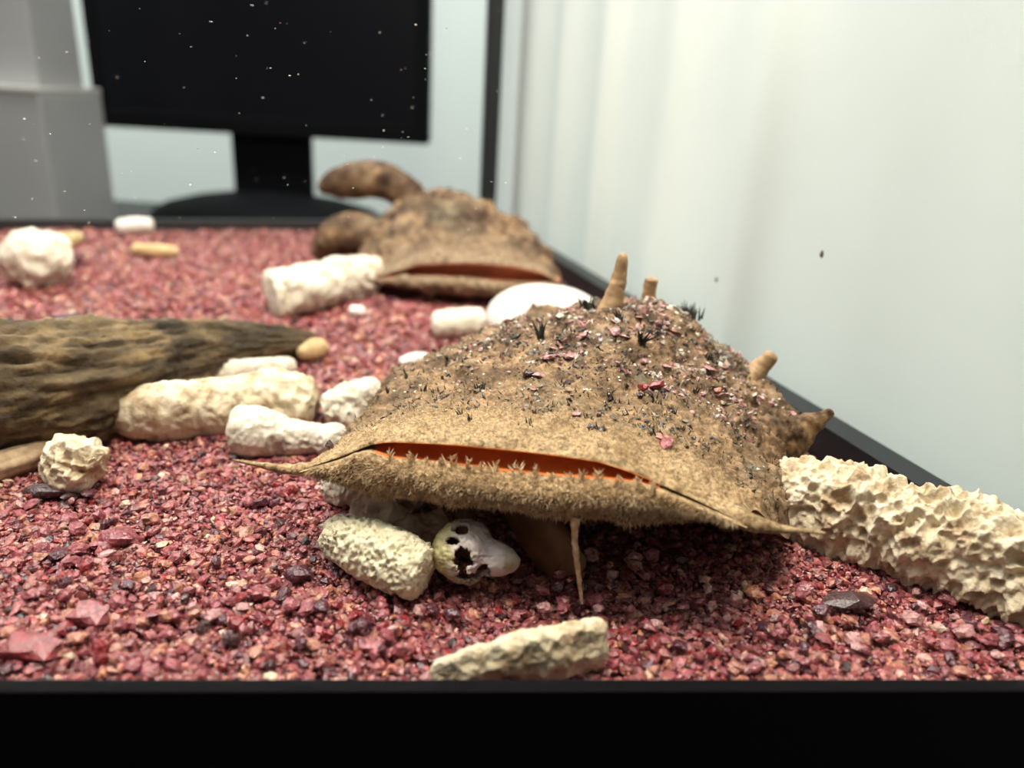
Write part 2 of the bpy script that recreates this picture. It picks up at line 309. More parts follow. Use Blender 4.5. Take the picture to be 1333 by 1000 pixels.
cpart('front_panel', M_grey2, (g3[0] - 0.15, Yg + 0.010, g2[2] + 0.004), (0.118, 0, 0), (0, 0.003, 0), Z * 0.15, bv=0.001)

# ------------------------------------------------------------------ gravel
ICO_V = []; g = (1 + 5 ** .5) / 2
for a in (-1, 1):
    for b in (-g, g): ICO_V += [(a, b, 0), (0, a, b), (b, 0, a)]
ICO_V = norml(np.array(ICO_V, float))
def hull_faces(v):
    f = []
    n = len(v)
    for i in range(n):
        for j in range(i + 1, n):
            for k in range(j + 1, n):
                nrm = np.cross(v[j] - v[i], v[k] - v[i]); d = (v - v[i]) @ nrm
                if (d <= 1e-9).all(): f.append((i, j, k))
                elif (d >= -1e-9).all(): f.append((i, k, j))
    return np.array(f)
ICO_F = hull_faces(ICO_V)
OCT_V = np.array([(1, 0, 0), (-1, 0, 0), (0, 1, 0), (0, -1, 0), (0, 0, 1), (0, 0, -1), (.6, .6, .5), (-.6, .5, -.6)], float); OCT_V = norml(OCT_V); OCT_F = hull_faces(OCT_V)
def grain_templates(V0, F0, k, amt):
    out = []
    for _ in range(k):
        v = V0 * (1 + rng.uniform(-amt, amt, (len(V0), 1))) * rng.uniform(0.6, 1.25, 3) + rng.uniform(-.08, .08, V0.shape)
        out.append(v)
    return np.array(out), F0
TI, TIF = grain_templates(ICO_V, ICO_F, 24, 0.28); TO, TOF = grain_templates(OCT_V, OCT_F, 24, 0.3)
PAL = np.array([0.94, 0.92, 0.80]) * np.array([GRC['rose'], (0.29, 0.075, 0.085), (0.24, 0.05, 0.07), GRC['salmon'], GRC['pale'], GRC['plum'], GRC['crimson'], (0.38, 0.13, 0.115), (0.62, 0.45, 0.36), (0.05, 0.02, 0.025)])
PW = np.array([.26, .20, .14, .10, .045, .08, .05, .10, .012, .013]); PW /= PW.sum()
def rotmats(n):
    q = rng.normal(size=(n, 4)); q /= np.linalg.norm(q, axis=1, keepdims=True); a, b, c, d = q.T
    return np.stack([1 - 2 * (c * c + d * d), 2 * (b * c - a * d), 2 * (b * d + a * c), 2 * (b * c + a * d), 1 - 2 * (b * b + d * d), 2 * (c * d - a * b), 2 * (b * d - a * c), 2 * (c * d + a * b), 1 - 2 * (b * b + c * c)], 1).reshape(n, 3, 3)
def inside(xy):
    q = np.concatenate([xy, np.zeros((len(xy), 1))], 1); ok = np.ones(len(xy), bool)
    for p, nrm in ((FRC, fn), (FRC, wn), (CR, bn)): ok &= ((q - p) @ nrm) < -0.0004
    return ok
def ground(xy):
    p = np.concatenate([xy * 28, np.zeros((len(xy), 1))], 1)
    edge = np.minimum(1, -((np.concatenate([xy, np.zeros((len(xy), 1))], 1) - FRC) @ fn) / 0.012)
    return (0.0010 * fbm(p, 3, 5) * 1.2 - 0.0008) * edge - 0.0004
def grains(name, n, y0, y1, rlo, rhi, T, TF, wedge, zr, label):
    ys = rng.uniform(0, 1, n * 3) ** 0.8 * (y1 - y0) + y0; xs = rng.uniform(-1, 1, n * 3) * (np.abs(ys) * wedge + 0.012) + 0
    xy = np.stack([xs, ys], 1); xy = xy[inside(xy)][:n]; n = len(xy)
    r = rlo * (rhi / rlo) ** (rng.uniform(0, 1, n) ** 1.5); z = ground(xy) + rng.uniform(*zr, n) * r
    v = np.einsum('nij,nkj->nki', rotmats(n), T[rng.integers(0, len(T), n)]) * r[:, None, None]; v[:, :, 2] *= 0.8
    v += np.concatenate([xy, z[:, None]], 1)[:, None]; k = T.shape[1]
    f = (TF[None] + (np.arange(n) * k)[:, None, None]).reshape(-1, 3)
    c = PAL[rng.choice(len(PAL), n, p=PW)] * rng.uniform(0.7, 1.25, (n, 1)) * rng.uniform(0.94, 1.06, (n, 3))
    add(name, mesh(name, v.reshape(-1, 3), f, M_gravel, False, np.clip(np.repeat(c, k, 0), 0, .9)), None, label, 'gravel', None, 'stuff')
gx, gy = np.meshgrid(np.linspace(-0.42, 0.09, 120), np.linspace(0.05, 0.40, 90)); gp = np.stack([gx.ravel(), gy.ravel()], 1)
V = np.concatenate([gp, (ground(gp) - 0.0004)[:, None]], 1)
for p, nrm, lim in ((FRC, fn, -0.0003), (FRC, wn, -0.0003), (CR, bn, -0.0003)):
    d = (V - p) @ nrm; V = V - nrm * np.maximum(d - lim, 0)[:, None]
i, j = np.meshgrid(np.arange(89), np.arange(119), indexing='ij'); Fq = np.stack([i * 120 + j, i * 120 + j + 1, (i + 1) * 120 + j + 1, (i + 1) * 120 + j], -1).reshape(-1, 4)
add('sand_bed', mesh('sand_bed', V, Fq, M_sand), None, 'fine dark red sand bed beneath the garnet gravel', 'sand', None, 'stuff')
grains('gravel', 34000, 0.060, 0.16, 0.00035, 0.0010, TI, TIF, 0.95, (0.1, 0.9), 'pink and wine-red garnet gravel covering the aquarium floor')
grains('gravel', 46000, 0.060, 0.14, 0.00016, 0.0004, TO, TOF, 0.95, (0.8, 2.5), 'tiny pink garnet splinters strewn over the gravel by the front glass')
grains('gravel', 34000, 0.15, 0.375, 0.0007, 0.0015, TO, TOF, 0.85, (0.0, 0.9), 'pink and wine-red garnet gravel reaching to the rear glass')

# ------------------------------------------------------------------ catfish
def loft(cts, NU, step, M0, ax, sd):
    rows = []; mats_ = []; zs = []
    for t, pts, mt, zn in cts:
        p = np.array(pts, float); seg = np.r_[0, np.cumsum(np.hypot(*np.diff(p, axis=0).T))]; uf = (p[:, 0] - p[0, 0]) / (p[-1, 0] - p[0, 0])
        par = 0.5 * uf + 0.5 * seg / seg[-1]; q = np.linspace(0, 1, NU)
        u = np.interp(q, par, p[:, 0]); z = np.interp(q, par, p[:, 1])
        for _ in range(int(NU / 10)):
            u[1:-1] = 0.25 * u[:-2] + 0.5 * u[1:-1] + 0.25 * u[2:]; z[1:-1] = 0.25 * z[:-2] + 0.5 * z[1:-1] + 0.25 * z[2:]
        tt = np.full(NU, t) if np.isscalar(t) else np.interp(q, np.linspace(0, 1, len(t)), t)
        rows.append(np.stack([u, tt, z], 1) * 0.01); mats_.append(mt); zs.append(zn)
    rows = np.array(rows); idx = [0.0]
    for a in range(len(rows) - 1):
        L = np.linalg.norm(rows[a + 1] - rows[a], axis=1).max(); n = max(3, int(L / step)); idx += list(a + np.arange(1, n + 1) / n)
    idx = np.array(idx); m = len(rows); i = np.minimum(idx.astype(int), m - 2); f = (idx - i)[:, None, None]
    p0, p1, p2, p3 = rows[np.maximum(i - 1, 0)], rows[i], rows[i + 1], rows[np.minimum(i + 2, m - 1)]
    d1 = 0.5 * (p2 - p0); d2 = 0.5 * (p3 - p1)
    lim = np.linalg.norm(p2 - p1, axis=2, keepdims=True)            # keep the curve from overshooting at short steps
    d1 = d1 * np.minimum(1, 1.2 * lim / np.maximum(np.linalg.norm(d1, axis=2, keepdims=True), 1e-9)); d2 = d2 * np.minimum(1, 1.2 * lim / np.maximum(np.linalg.norm(d2, axis=2, keepdims=True), 1e-9))
    h = (2 * f ** 3 - 3 * f ** 2 + 1) * p1 + (f ** 3 - 2 * f ** 2 + f) * d1 + (-2 * f ** 3 + 3 * f ** 2) * p2 + (f ** 3 - f ** 2) * d2
    ts = [c[0] if np.isscalar(c[0]) else -9 for c in cts]; bi = next(k for k in range(len(cts)) if cts[k][2] == 2 and ts[k] > .5); ti = ts.index(ts[bi])
    top = idx <= ti; bot = idx >= bi                                   # close the seam along both flanks
    for j in (0, NU - 1):
        tv = h[top, j, 1]; order = np.argsort(tv)
        for c in (0, 2):
            new = np.interp(h[bot, j, 1], tv[order], h[top, j, c][order]); dlt = new - h[bot, j, c]
            for k in range(14): jj = j + k if j == 0 else j - k; h[bot, jj, c] += dlt * (1 - k / 14)
    G = M0 + h[..., 0:1] * sd + h[..., 1:2] * ax + h[..., 2:3] * Z
    zs = np.interp(idx, np.arange(m), zs); fm = np.array(mats_)[i]
    return G, idx, zs, fm
def grid_normals(G):
    return norml(np.cross(np.gradient(G, axis=1), np.gradient(G, axis=0)))
def catfish(cts, M0, phi, NU, step, skin, lump, seed):
    ax = np.array([math.sin(phi), math.cos(phi), 0]); sd = np.array([math.cos(phi), -math.sin(phi), 0])
    G, idx, zs, fm = loft(cts, NU, step, M0, ax, sd); nv = len(G); Nn = grid_normals(G)
    if Nn[nv // 4, NU // 2, 2] < 0: Nn = -Nn
    p = G.reshape(-1, 3); back = (1 - np.repeat(zs, NU)); sk = np.repeat(np.r_[fm[1:], fm[-1]] == 0, NU)
    edge = np.tile(np.minimum(1, np.minimum(np.arange(NU), np.arange(NU)[::-1]) / 12), nv)
    d = (lump * fbm(p * 260, 3, seed) * (0.35 + 1.5 * back) + 0.45 * lump * np.abs(fbm(p * 900, 2, seed + 9)) * (0.4 + back) + 0.25 * lump * fbm(p * 2200, 2, seed + 5)) * np.where(sk, 1, 0.12) * edge
    G = (p + Nn.reshape(-1, 3) * d[:, None]).reshape(G.shape); Nn = grid_normals(G)
    if Nn[nv // 4, NU // 2, 2] < 0: Nn = -Nn
    i, j = np.meshgrid(np.arange(nv - 1), np.arange(NU - 1), indexing='ij')
    Fq = np.stack([i * NU + j, (i + 1) * NU + j, (i + 1) * NU + j + 1, i * NU + j + 1], -1).reshape(-1, 4)
    return G, Nn, idx, zs, Fq, np.repeat(fm[1:], NU - 1), ax, sd
S, O, B = 0, 1, 2
CL, CRt = (-3.98, 1.20), (1.72, 1.44)
cts = [
 (11.5, [(-3.4, .45), (-3.2, .8), (-3.0, .45)], S, 0), (8.6, [(-3.2, .4), (-2.6, 1.1), (-1.8, 1.5), (-1.0, 1.1), (-.5, .4)], S, 0),
 (6.4, [(-3.5, .4), (-2.9, 1.3), (-2.1, 1.8), (-.6, 2.25), (.3, 2.2), (1.2, 1.55), (2.2, .4)], S, 0),
 (4.5, [(-4.2, .4), (-3.73, 1.32), (-2.86, 1.87), (-2.03, 2.22), (-1.23, 2.55), (-.46, 2.80), (.32, 2.82), (.85, 2.62), (1.5, 2.10), (2.26, 1.66), (2.85, 1.14), (3.06, .4)], S, 0),
 (3.0, [(-4.4, .6), (-4.17, 1.19), (-3.76, 1.62), (-2.71, 2.08), (-1.46, 2.36), (-.26, 2.45), (.72, 2.15), (1.69, 1.72), (2.36, 1.1), (2.7, .3)], S, .05),
 (1.5, [(-4.2, .85), (-3.85, 1.2), (-3.5, 1.5), (-2.71, 1.80), (-1.69, 2.02), (-.6, 2.13), (.47, 1.98), (1.4, 1.6), (2.2, 1.1), (2.5, .5)], S, .25),
 (.65, [(-4.05, 1.1), (-3.6, 1.42), (-2.8, 1.82), (-1.8, 2.0), (-.8, 2.08), (0, 2.05), (.5, 1.94), (1.1, 1.74), (1.6, 1.52), (1.9, 1.3)], S, .8),
 (.12, [CL, (-3.46, 1.50), (-2.82, 1.85), (-1.8, 1.97), (-.83, 2.03), (-.08, 2.03), (.39, 1.92), (1.04, 1.72), CRt], S, 1),
 (-.02, [CL, (-3.46, 1.46), (-3.0, 1.72), (-2.75, 1.80), (-1.8, 1.90), (-.83, 1.95), (-.08, 1.96), (.35, 1.88), (.62, 1.80), (1.04, 1.68), CRt], O, 1),
 (.15, [CL, (-3.46, 1.44), (-3.0, 1.70), (-2.75, 1.78), (-1.8, 1.87), (-.83, 1.92), (-.08, 1.93), (.35, 1.85), (.62, 1.77), (1.04, 1.66), CRt], O, 1),
 (.34, [CL, (-3.46, 1.43), (-3.0, 1.68), (-2.75, 1.70), (-1.8, 1.76), (-.83, 1.80), (-.08, 1.85), (.35, 1.82), (.62, 1.76), (1.04, 1.65), CRt], O, 1),
 (.12, [CL, (-3.46, 1.42), (-3.0, 1.66), (-2.75, 1.60), (-1.8, 1.64), (-.83, 1.68), (-.08, 1.76), (.35, 1.78), (.62, 1.75), (1.04, 1.64), CRt], O, 1),
 (-.10, [CL, (-3.46, 1.41), (-3.0, 1.66), (-2.75, 1.61), (-1.8, 1.65), (-.83, 1.69), (-.08, 1.77), (.35, 1.79), (.62, 1.75), (1.04, 1.64), CRt], S, 1),
 ((0, -.25, -.32, -.32, -.2, 0), [CL, (-3.3, 1.24), (-2.75, 1.46), (-1.8, 1.50), (-.83, 1.53), (-.08, 1.60), (.39, 1.63), (1.04, 1.54), CRt], S, 1),
 ((0, -.15, -.22, -.2, -.1, 0), [CL, (-3.1, 1.14), (-2.4, 1.22), (-1.6, 1.28), (-.8, 1.30), (0, 1.38), (.5, 1.44), (1.04, 1.48), CRt], S, .8),
 ((.1, 0, 0, 0, 0, .1), [CL, (-3.0, 1.06), (-2.3, 1.08), (-1.5, 1.13), (-.5, 1.17), (.4, 1.26), (1.0, 1.38), CRt], B, .3),
 (.65, [(-4.05, 1.1), (-3.0, .88), (-2.0, .92), (-1, .98), (0, 1.05), (1, 1.22), (1.9, 1.3)], B, 0),
 (1.5, [(-4.2, .85), (-3.0, .62), (-1.0, .66), (1.4, .7), (2.5, .5)], B, 0),
 (3.0, [(-4.4, .6), (-3, .25), (-1, .15), (1, .2), (2.7, .3)], B, 0), (4.5, [(-4.2, .4), (-2, .05), (0, .0), (2, .05), (3.06, .4)], B, 0),
 (6.4, [(-3.5, .4), (-2, .05), (-.5, .0), (1, .05), (2.2, .4)], B, 0), (8.6, [(-3.2, .4), (-2.4, .1), (-1.8, .05), (-1.2, .1), (-.5, .4)], B, 0), (11.5, [(-3.4, .45), (-3.2, .2), (-3.0, .45)], B, 0)]
M1 = np.array([0.0117, 0.083, 0.0]); PH1 = math.radians(12)
G, Nn, idx, zs, Fq, fm, ax1, sd1 = catfish(cts, M1, PH1, 300, 0.00028, M_skin, 0.0011, 3)
ug = (G[:-1, :-1] - M1) @ sd1 * 100; fm = np.where((fm == 1) & ((ug.ravel() < -2.95) | (ug.ravel() > .66)), 0, fm)
fish = empty('catfish', (*(M1 + ax1 * 0.04 - sd1 * 0.01)[:2], 0.0), 'sandy-brown wide-mouthed catfish with erect fin spine and grit-covered back beside the side glass', 'fish', 'flat wide-mouthed catfish')
def fpart(name, m, v, f, par=None, smooth=True, kind=None, label=None, **k):
    o = add(name, mesh(name, v, f, m, smooth, **k))
    if par is not None and par.parent is not None: o.parent = par
    else: pin(o, par or fish)
    if kind: o['kind'] = kind
    if label: o['label'] = label
    return o
body = fpart('body', [M_skin, M_mouth, M_belly], G.reshape(-1, 3), Fq, fm=fm, zone=np.repeat(zs, G.shape[1]))
def loc1(u, t, z): return M1 + sd1 * u * .01 + ax1 * t * .01 + Z * z * .01
def fbar(name, pts, r, m=M_fin, amp=0.0001, ns=40, nr=14, flat=1.0, r1=0.06, zn=0.0, **k):
    v, f = tube([loc1(*p) for p in pts], np.array(r) * .01 * flat, np.array(r) * .01, ns, nr, 0, r1, lambda V, s, t: amp * (fbm(V * 1400, 2, 4) + .8 * fbm(V * 420, 2, 9)) * np.minimum(1, 3 * (1 - s))); return fpart(name, m, v, f, zone=np.full(len(v), zn), **k)
fbar('barbel', [(-3.4, .35, 1.2), (-3.8, .08, 1.2), (-4.15, 0, 1.17), (-4.6, 0, 1.16), (-5.02, 0, 1.17)], [.06, .10, .07, .04, .015], M_skin, .0002, zn=1)
fbar('barbel', [(.7, .75, 1.42), (1.25, .3, 1.47), (1.75, .05, 1.455), (2.1, 0, 1.45), (2.6, -.03, 1.50)], [.06, .11, .11, .055, .015], M_skin, .0002, zn=1)
fbar('barbel', [(-.28, -.08, 1.22), (-.28, -.1, 1.0), (-.22, -.12, .65), (-.15, -.13, .3), (-.09, -.15, .02)], [.06, .036, .032, .028, .016], M_fuzz, 0.00022, 90, 10)
fbar('fin_spine', [(-.50, 4.4, 2.55), (-.46, 4.45, 2.9), (-.42, 4.5, 3.25), (-.38, 4.5, 3.66)], [.26, .17, .13, .08], M_fin, amp=.0002, r1=.12)
fbar('fin_spine', [(.06, 5.5, 2.3), (.08, 5.5, 2.75), (.09, 5.5, 3.08)], [.16, .13, .12], M_fin, amp=.0002, r1=.1)
fbar('fin_spine', [(1.55, 4.4, 1.5), (1.94, 4.45, 1.78), (2.12, 4.5, 2.0), (2.26, 4.5, 2.24)], [.28, .21, .15, .12], M_fin, amp=.0003, r1=.12)
fbar('pectoral_fin', [(1.9, 3.6, .9), (2.45, 3.5, 1.08), (2.8, 3.5, 1.38), (3.15, 3.5, 1.72)], [.55, .45, .24, .06], M_skin, amp=.0006, ns=70, nr=40, flat=.45, r1=.05)
fbar('pelvic_fin', [(-1.3, 1.0, .75), (-.9, .75, .45), (-.5, .55, .16), (-.2, .45, .02)], [.36, .42, .40, .25], M_belly, .0002, 40, 18, r1=.1, flat=.4)
fbar('pelvic_fin', [(-2.3, 1.2, .8), (-2.0, .9, .5), (-1.85, .6, .2), (-1.8, .4, .02)], [.3, .36, .32, .2], M_belly, .0002, 40, 18, r1=.1, flat=.4)

# surface sampling on the body
def pick(lo, hi, n, ulo=0.02, uhi=0.98):
    rows_ = np.nonzero((idx >= lo) & (idx <= hi))[0]; i = rng.choice(rows_, n); j = rng.integers(int(ulo * 299), int(uhi * 299), n)
    return G[i, j], Nn[i, j]
def fuzz(name, m, lo, hi, n, L0, L1, r, tilt, par=None, ulo=.02, uhi=.98, outward=None):
    p, nr_ = pick(lo, hi, n, ulo, uhi); d = nr_ + rng.normal(size=p.shape) * tilt - ax1 * 0.25
    v, f = spikes(p - nr_ * r, d, rng.uniform(L0, L1, n), np.full(n, r) * rng.uniform(.7, 1.3, n), 0.25); return fpart(name, m, v, f, par, False, 'stuff')
fuzz('skin_fringe', M_fuzz, 12.2, 15.2, 12000, .0004, .0011, .00007, .6)     # lower lip and chin
fuzz('skin_fringe', M_fuzz, 5.2, 7.7, 9000, .0002, .0005, .00006, .6)       # brow and upper lip
fuzz('skin_fringe', M_fin, 2.6, 5.4, 9000, .0002, .0006, .00006, .7)
# papillae standing along the lower lip
r12 = int(np.argmin(np.abs(idx - 12.1)))
for k, q in enumerate(np.linspace(0.24, 0.80, 17)):
    p = G[r12, int((q + rng.uniform(-.008, .008)) * 299)]; h = rng.uniform(.0013, .0021); n = 16
    base = np.repeat(p[None], n, 0) + np.stack([rng.normal(0, .0002, n), rng.normal(0, .0002, n), np.full(n, -.0003)], 1); d = np.stack([rng.normal(0, .35, n), rng.normal(-.1, .3, n), np.ones(n)], 1)
    b2 = base.copy(); b2[3:, 2] += rng.uniform(.2, .8, n - 3) * h; d[3:, :2] *= 2.2
    v, f = spikes(b2, d, np.where(np.arange(n) < 3, h, h * .4), np.where(np.arange(n) < 3, .00032, .0001), .1); fpart('lip_papilla', M_fuzz, v, f, body, smooth=False)
# algae tufts on the back, measured in the photograph (position along the body, across, tall)
def near_px(x, y, lo=2.4, hi=7.0):
    rows_ = np.nonzero((idx >= lo) & (idx <= hi))[0]; Q = G[rows_].reshape(-1, 3) - CC; dd = Q @ fw
    e = (666.5 + F * (Q @ RT) / dd - x) ** 2 + (500 - F * (Q @ UP) / dd - y) ** 2 + dd * 200; k = int(np.argmin(e))
    return G[rows_].reshape(-1, 3)[k], Nn[rows_].reshape(-1, 3)[k]
for x, y, h, n, wd_ in ((706, 440, 22, 7, 5), (762, 402, 16, 16, 11), (897, 412, 18, 14, 10), (808, 418, 16, 6, 4), (836, 447, 22, 5, 3), (530, 492, 14, 2, 2), (582, 470, 12, 2, 2), (598, 540, 12, 3, 3), (611, 548, 12, 3, 3), (625, 505, 9, 4, 6), (632, 520, 9, 2, 2), (560, 506, 9, 6, 14), (735, 500, 8, 8, 12), (795, 520, 12, 5, 5), (845, 520, 10, 10, 14), (775, 560, 8, 10, 14), (765, 545, 9, 6, 8), (875, 536, 12, 5, 6), (907, 512, 14, 3, 2), (690, 552, 9, 5, 12), (1000, 512, 10, 8, 12), (925, 470, 14, 8, 8), (505, 512, 12, 2, 2), (850, 560, 10, 8, 12), (888, 560, 9, 4, 5)):
    p, nr_ = near_px(x, y); sc_ = dep(p) / F; n = n * 2 + 3; h *= 1.25
    base = p + rng.normal(0, wd_ * .5 * sc_, (n, 3)) * [1, 1, .3]; d = nr_ * .5 + [0, 0, 1] + rng.normal(0, .45, (n, 3))
    v, f = spikes(base - nr_ * .0003, d, rng.uniform(.4, 1.1, n) * h * sc_, np.full(n, max(1.6, h * .11) * sc_), .25); fpart('algae_tuft', M_algae, v, f, body, smooth=False)
fuzz('algae_stubble', M_algae, 2.8, 5.4, 800, .0004, .0013, .00013, .6)
def grit(name, m, lo, hi, n, r0, r1, par=None):
    p, nr_ = pick(lo, hi, n, .12, .9); r = rng.uniform(r0, r1, n); v = np.einsum('nij,nkj->nki', rotmats(n), TO[rng.integers(0, 24, n)]) * r[:, None, None] * [1, 1, .55] + p[:, None]
    fpart(name, m, v.reshape(-1, 3), (TOF[None] + (np.arange(n) * 8)[:, None, None]).reshape(-1, 3), par, False, 'stuff')
grit('pale_grit', M_speck, 2.7, 5.0, 260, .00012, .00032); grit('dark_grit', M_blackgrit, 2.7, 5.6, 170, .00012, .0004); grit('pink_grit', M_gr['pale'], 2.8, 4.6, 120, .0002, .0006)

PALD = np.array([(.50, .28, .26), (.58, .40, .36), (.38, .17, .16), (.06, .045, .03), (.03, .028, .025), (.20, .15, .09), (.62, .55, .45), (.30, .20, .12), (.26, .23, .18)])
def debris(name, nclus, lo, hi, ulo, uhi, cols, rmax):
    P_, R_, C_ = [], [], []; rows_ = np.nonzero((idx >= lo) & (idx <= hi))[0]; NUx = G.shape[1]
    for _ in range(nclus):
        a = rng.choice(rows_); b = int(rng.uniform(ulo, uhi) * (NUx - 1)); c0 = PALD[rng.choice(cols)]
        for _ in range(rng.integers(4, 16)):
            i_ = int(np.clip(a + rng.normal(0, 5), rows_[0], rows_[-1])); j_ = int(np.clip(b + rng.normal(0, 4), 4, NUx - 5))
            P_.append(G[i_, j_]); R_.append(rng.uniform(.00012, 1) ** 2 * rmax + .00012); C_.append((c0 if rng.random() < .65 else PALD[rng.choice(cols)]) * rng.uniform(.7, 1.25))
    n = len(P_); P_ = np.array(P_); R_ = np.array(R_); v = np.einsum('nij,nkj->nki', rotmats(n), TO[rng.integers(0, 24, n)] * [1.2, .8, .45]) * R_[:, None, None] + P_[:, None]
    fpart(name, M_gravel, v.reshape(-1, 3), (TOF[None] + (np.arange(n) * 8)[:, None, None]).reshape(-1, 3), None, False, 'stuff', col=np.clip(np.repeat(np.array(C_), 8, 0), 0, .9))
debris('debris_crust', 230, 2.75, 4.4, .30, .86, [0, 1, 2, 3, 4, 5, 6, 7, 8], .0007)
debris('debris_crust', 110, 3.8, 5.5, .1, .9, [3, 4, 5, 7, 8], .0005)
debris('debris_crust', 40, 2.8, 4.0, .05, .35, [5, 7, 8, 3], .0005)
# loose garnet chips lying on the back
def fine_grain():
    v = ICO_V; f = ICO_F; mids = {}; V_ = list(v); F_ = []
    def mid(a, b):
        k = (min(a, b), max(a, b))
        if k not in mids: mids[k] = len(V_); V_.append((V_[a] + V_[b]) / 2)
        return mids[k]
    for a, b, c in f:
        x, y, z = mid(a, b), mid(b, c), mid(c, a); F_ += [(a, x, z), (b, y, x), (c, z, y), (x, y, z)]
    V_ = norml(np.array(V_)); V_ = V_ * (1 + .5 * fbm(V_ * 1.1 + rng.uniform(0, 50, 3), 2, 3) + .4 * fbm(V_ * 2.6 + rng.uniform(0, 50, 3), 2, 4))[:, None]
    return V_, np.array(F_)
FG = [fine_grain() for _ in range(6)]
T_M = {}
def chip_mesh(mk):
    k = (mk, random.randrange(6))
    if k not in T_M: T_M[k] = mesh('gravel_grain', *(FG[k[1]] if k[1] % 2 else (TI[k[1]], TIF)), M_gr[mk], False)
    return T_M[k]
def put_grain(mk, p, r, sc, label, group, rot=None):
    o = add('gravel_grain', chip_mesh(mk), None, label, 'gravel grain', group); o.location = p; o.scale = (r * sc[0], r * sc[1], r * sc[2])
    o.rotation_euler = rot or (random.uniform(-.4, .4), random.uniform(-.4, .4), random.uniform(0, 6.28)); return o
for x, y, r, mk in ((800, 433, 11, 'pale'), (815, 440, 8, 'pale'), (716, 467, 9, 'pale'), (701, 490, 12, 'pale'), (745, 466, 8, 'pale'), (720, 455, 6, 'pale'), (758, 437, 8, 'pale'), (838, 471, 9, 'pale'), (866, 478, 7, 'pale'), (750, 540, 8, 'pale'), (922, 480, 9, 'pale'), (868, 578, 11, 'rose'), (862, 570, 8, 'salmon'), (933, 507, 8, 'salmon'), (694, 505, 8, 'salmon'), (880, 430, 6, 'salmon'), (832, 414, 6, 'pale'), (1032, 540, 6, 'pale')):
    p, nr_ = near_px(x, y); put_grain(mk, p + nr_ * .0002, r * dep(p) / F, (1.1, .8, .35), 'small pink garnet chip lying on the catfish\'s back', 'garnet chips on the catfish')
for dx, r in ((0, 15), (-16, 9)):
    p, nr_ = near_px(852 + dx, 503 + dx * -.2); put_grain('crimson', p + nr_ * .0003, r * dep(p) / F, (1.1, .7, .45), 'red garnet chip on the catfish\'s back, deepest in colour there', 'red chips on the catfish')
for x, y, r in ((845, 513, 8), (834, 515, 6), (793, 520, 7), (770, 558, 9), (782, 560, 8), (980, 557, 5), (690, 488, 12), (740, 500, 8), (957, 516, 5), (780, 540, 6), (840, 548, 7)):
    p, nr_ = near_px(x, y); put_grain('umber', p + nr_ * .0002, r * .8 * dep(p) / F, (1, .8, .5), 'blackish crumb of grit lying on the catfish\'s back', 'dark crumbs on the catfish')
p, nr_ = near_px(427, 576, 4.5, 8); put_grain('umber', p + Z * .0006, .0010, (.6, .6, 1.0), 'black grain perched on the corner of the catfish\'s head', None)

# ---- the second catfish, at the rear corner
CL, CRt = (-3.3, .50), (3.0, 1.0)
cts2 = [
 (8.5, [(-4.6, .4), (-4.2, 1.2), (-3.8, .4)], S, 0), (6.5, [(-4.6, .3), (-3.8, 1.5), (-2.6, 2.0), (-1.2, 1.7), (0, .9), (.6, .3)], S, 0),
 (4.0, [(-4.5, .2), (-4.23, .8), (-3.66, 1.77), (-2.84, 2.50), (-1.63, 2.86), (-.16, 2.62), (1.2, 2.0), (2.05, 1.04), (2.4, .2)], S, 0),
 (2.0, [(-4.1, .25), (-3.88, .52), (-3.29, 1.42), (-2.27, 1.95), (-.76, 2.25), (.74, 2.07), (1.75, 1.7), (2.53, 1.1), (2.8, .4)], S, .1),
 (.8, [(-3.6, .4), (-2.9, .9), (-2.0, 1.35), (-.8, 1.75), (.5, 1.75), (1.7, 1.6), (2.5, 1.3), (3.0, .8)], S, .5),
 (.1, [CL, (-2.16, .86), (-1.22, 1.24), (.19, 1.42), (1.56, 1.46), (2.48, 1.32), CRt], S, 1), (-.02, [CL, (-2.16, .80), (-1.22, 1.14), (.19, 1.30), (1.56, 1.33), (2.48, 1.22), CRt], O, 1),
 (.5, [CL, (-2.16, .76), (-1.22, 1.0), (.19, 1.15), (1.56, 1.15), (2.48, 1.1), CRt], O, 1), (.2, [CL, (-2.16, .7), (-1.22, .80), (.19, .86), (1.56, .85), (2.48, .95), CRt], O, 1),
 (-.1, [CL, (-2.16, .68), (-1.22, .84), (.19, .9), (1.56, .88), (2.48, .95), CRt], S, 1), ((0, -.3, -.3, 0), [CL, (-2.0, .55), (-1.2, .65), (.2, .68), (1.6, .68), (2.4, .8), CRt], S, .6),
 (.0, [CL, (-2.1, .42), (-1, .36), (.2, .34), (1.8, .42), CRt], B, .2), (.8, [(-3.6, .4), (-1, .2), (1, .2), (3.0, .8)], B, 0), (2.0, [(-4.1, .25), (-1, .05), (1, .05), (2.8, .4)], B, 0),
 (4.0, [(-4.5, .2), (-1, 0), (1, 0), (2.4, .2)], B, 0), (6.5, [(-4.6, .3), (-3, .05), (-1, .05), (.6, .3)], B, 0), (8.5, [(-4.6, .4), (-4.2, .1), (-3.8, .4)], B, 0)]
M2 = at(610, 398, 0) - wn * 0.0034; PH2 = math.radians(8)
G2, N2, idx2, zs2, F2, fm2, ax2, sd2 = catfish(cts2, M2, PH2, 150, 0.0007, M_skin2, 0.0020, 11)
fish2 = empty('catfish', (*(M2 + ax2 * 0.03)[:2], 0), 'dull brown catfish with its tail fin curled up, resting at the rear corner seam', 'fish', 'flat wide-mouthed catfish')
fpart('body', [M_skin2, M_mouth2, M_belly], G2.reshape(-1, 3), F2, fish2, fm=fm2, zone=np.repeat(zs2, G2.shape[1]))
def loc2(u, t, z): return M2 + sd2 * u * .01 + ax2 * t * .01 + Z * z * .01
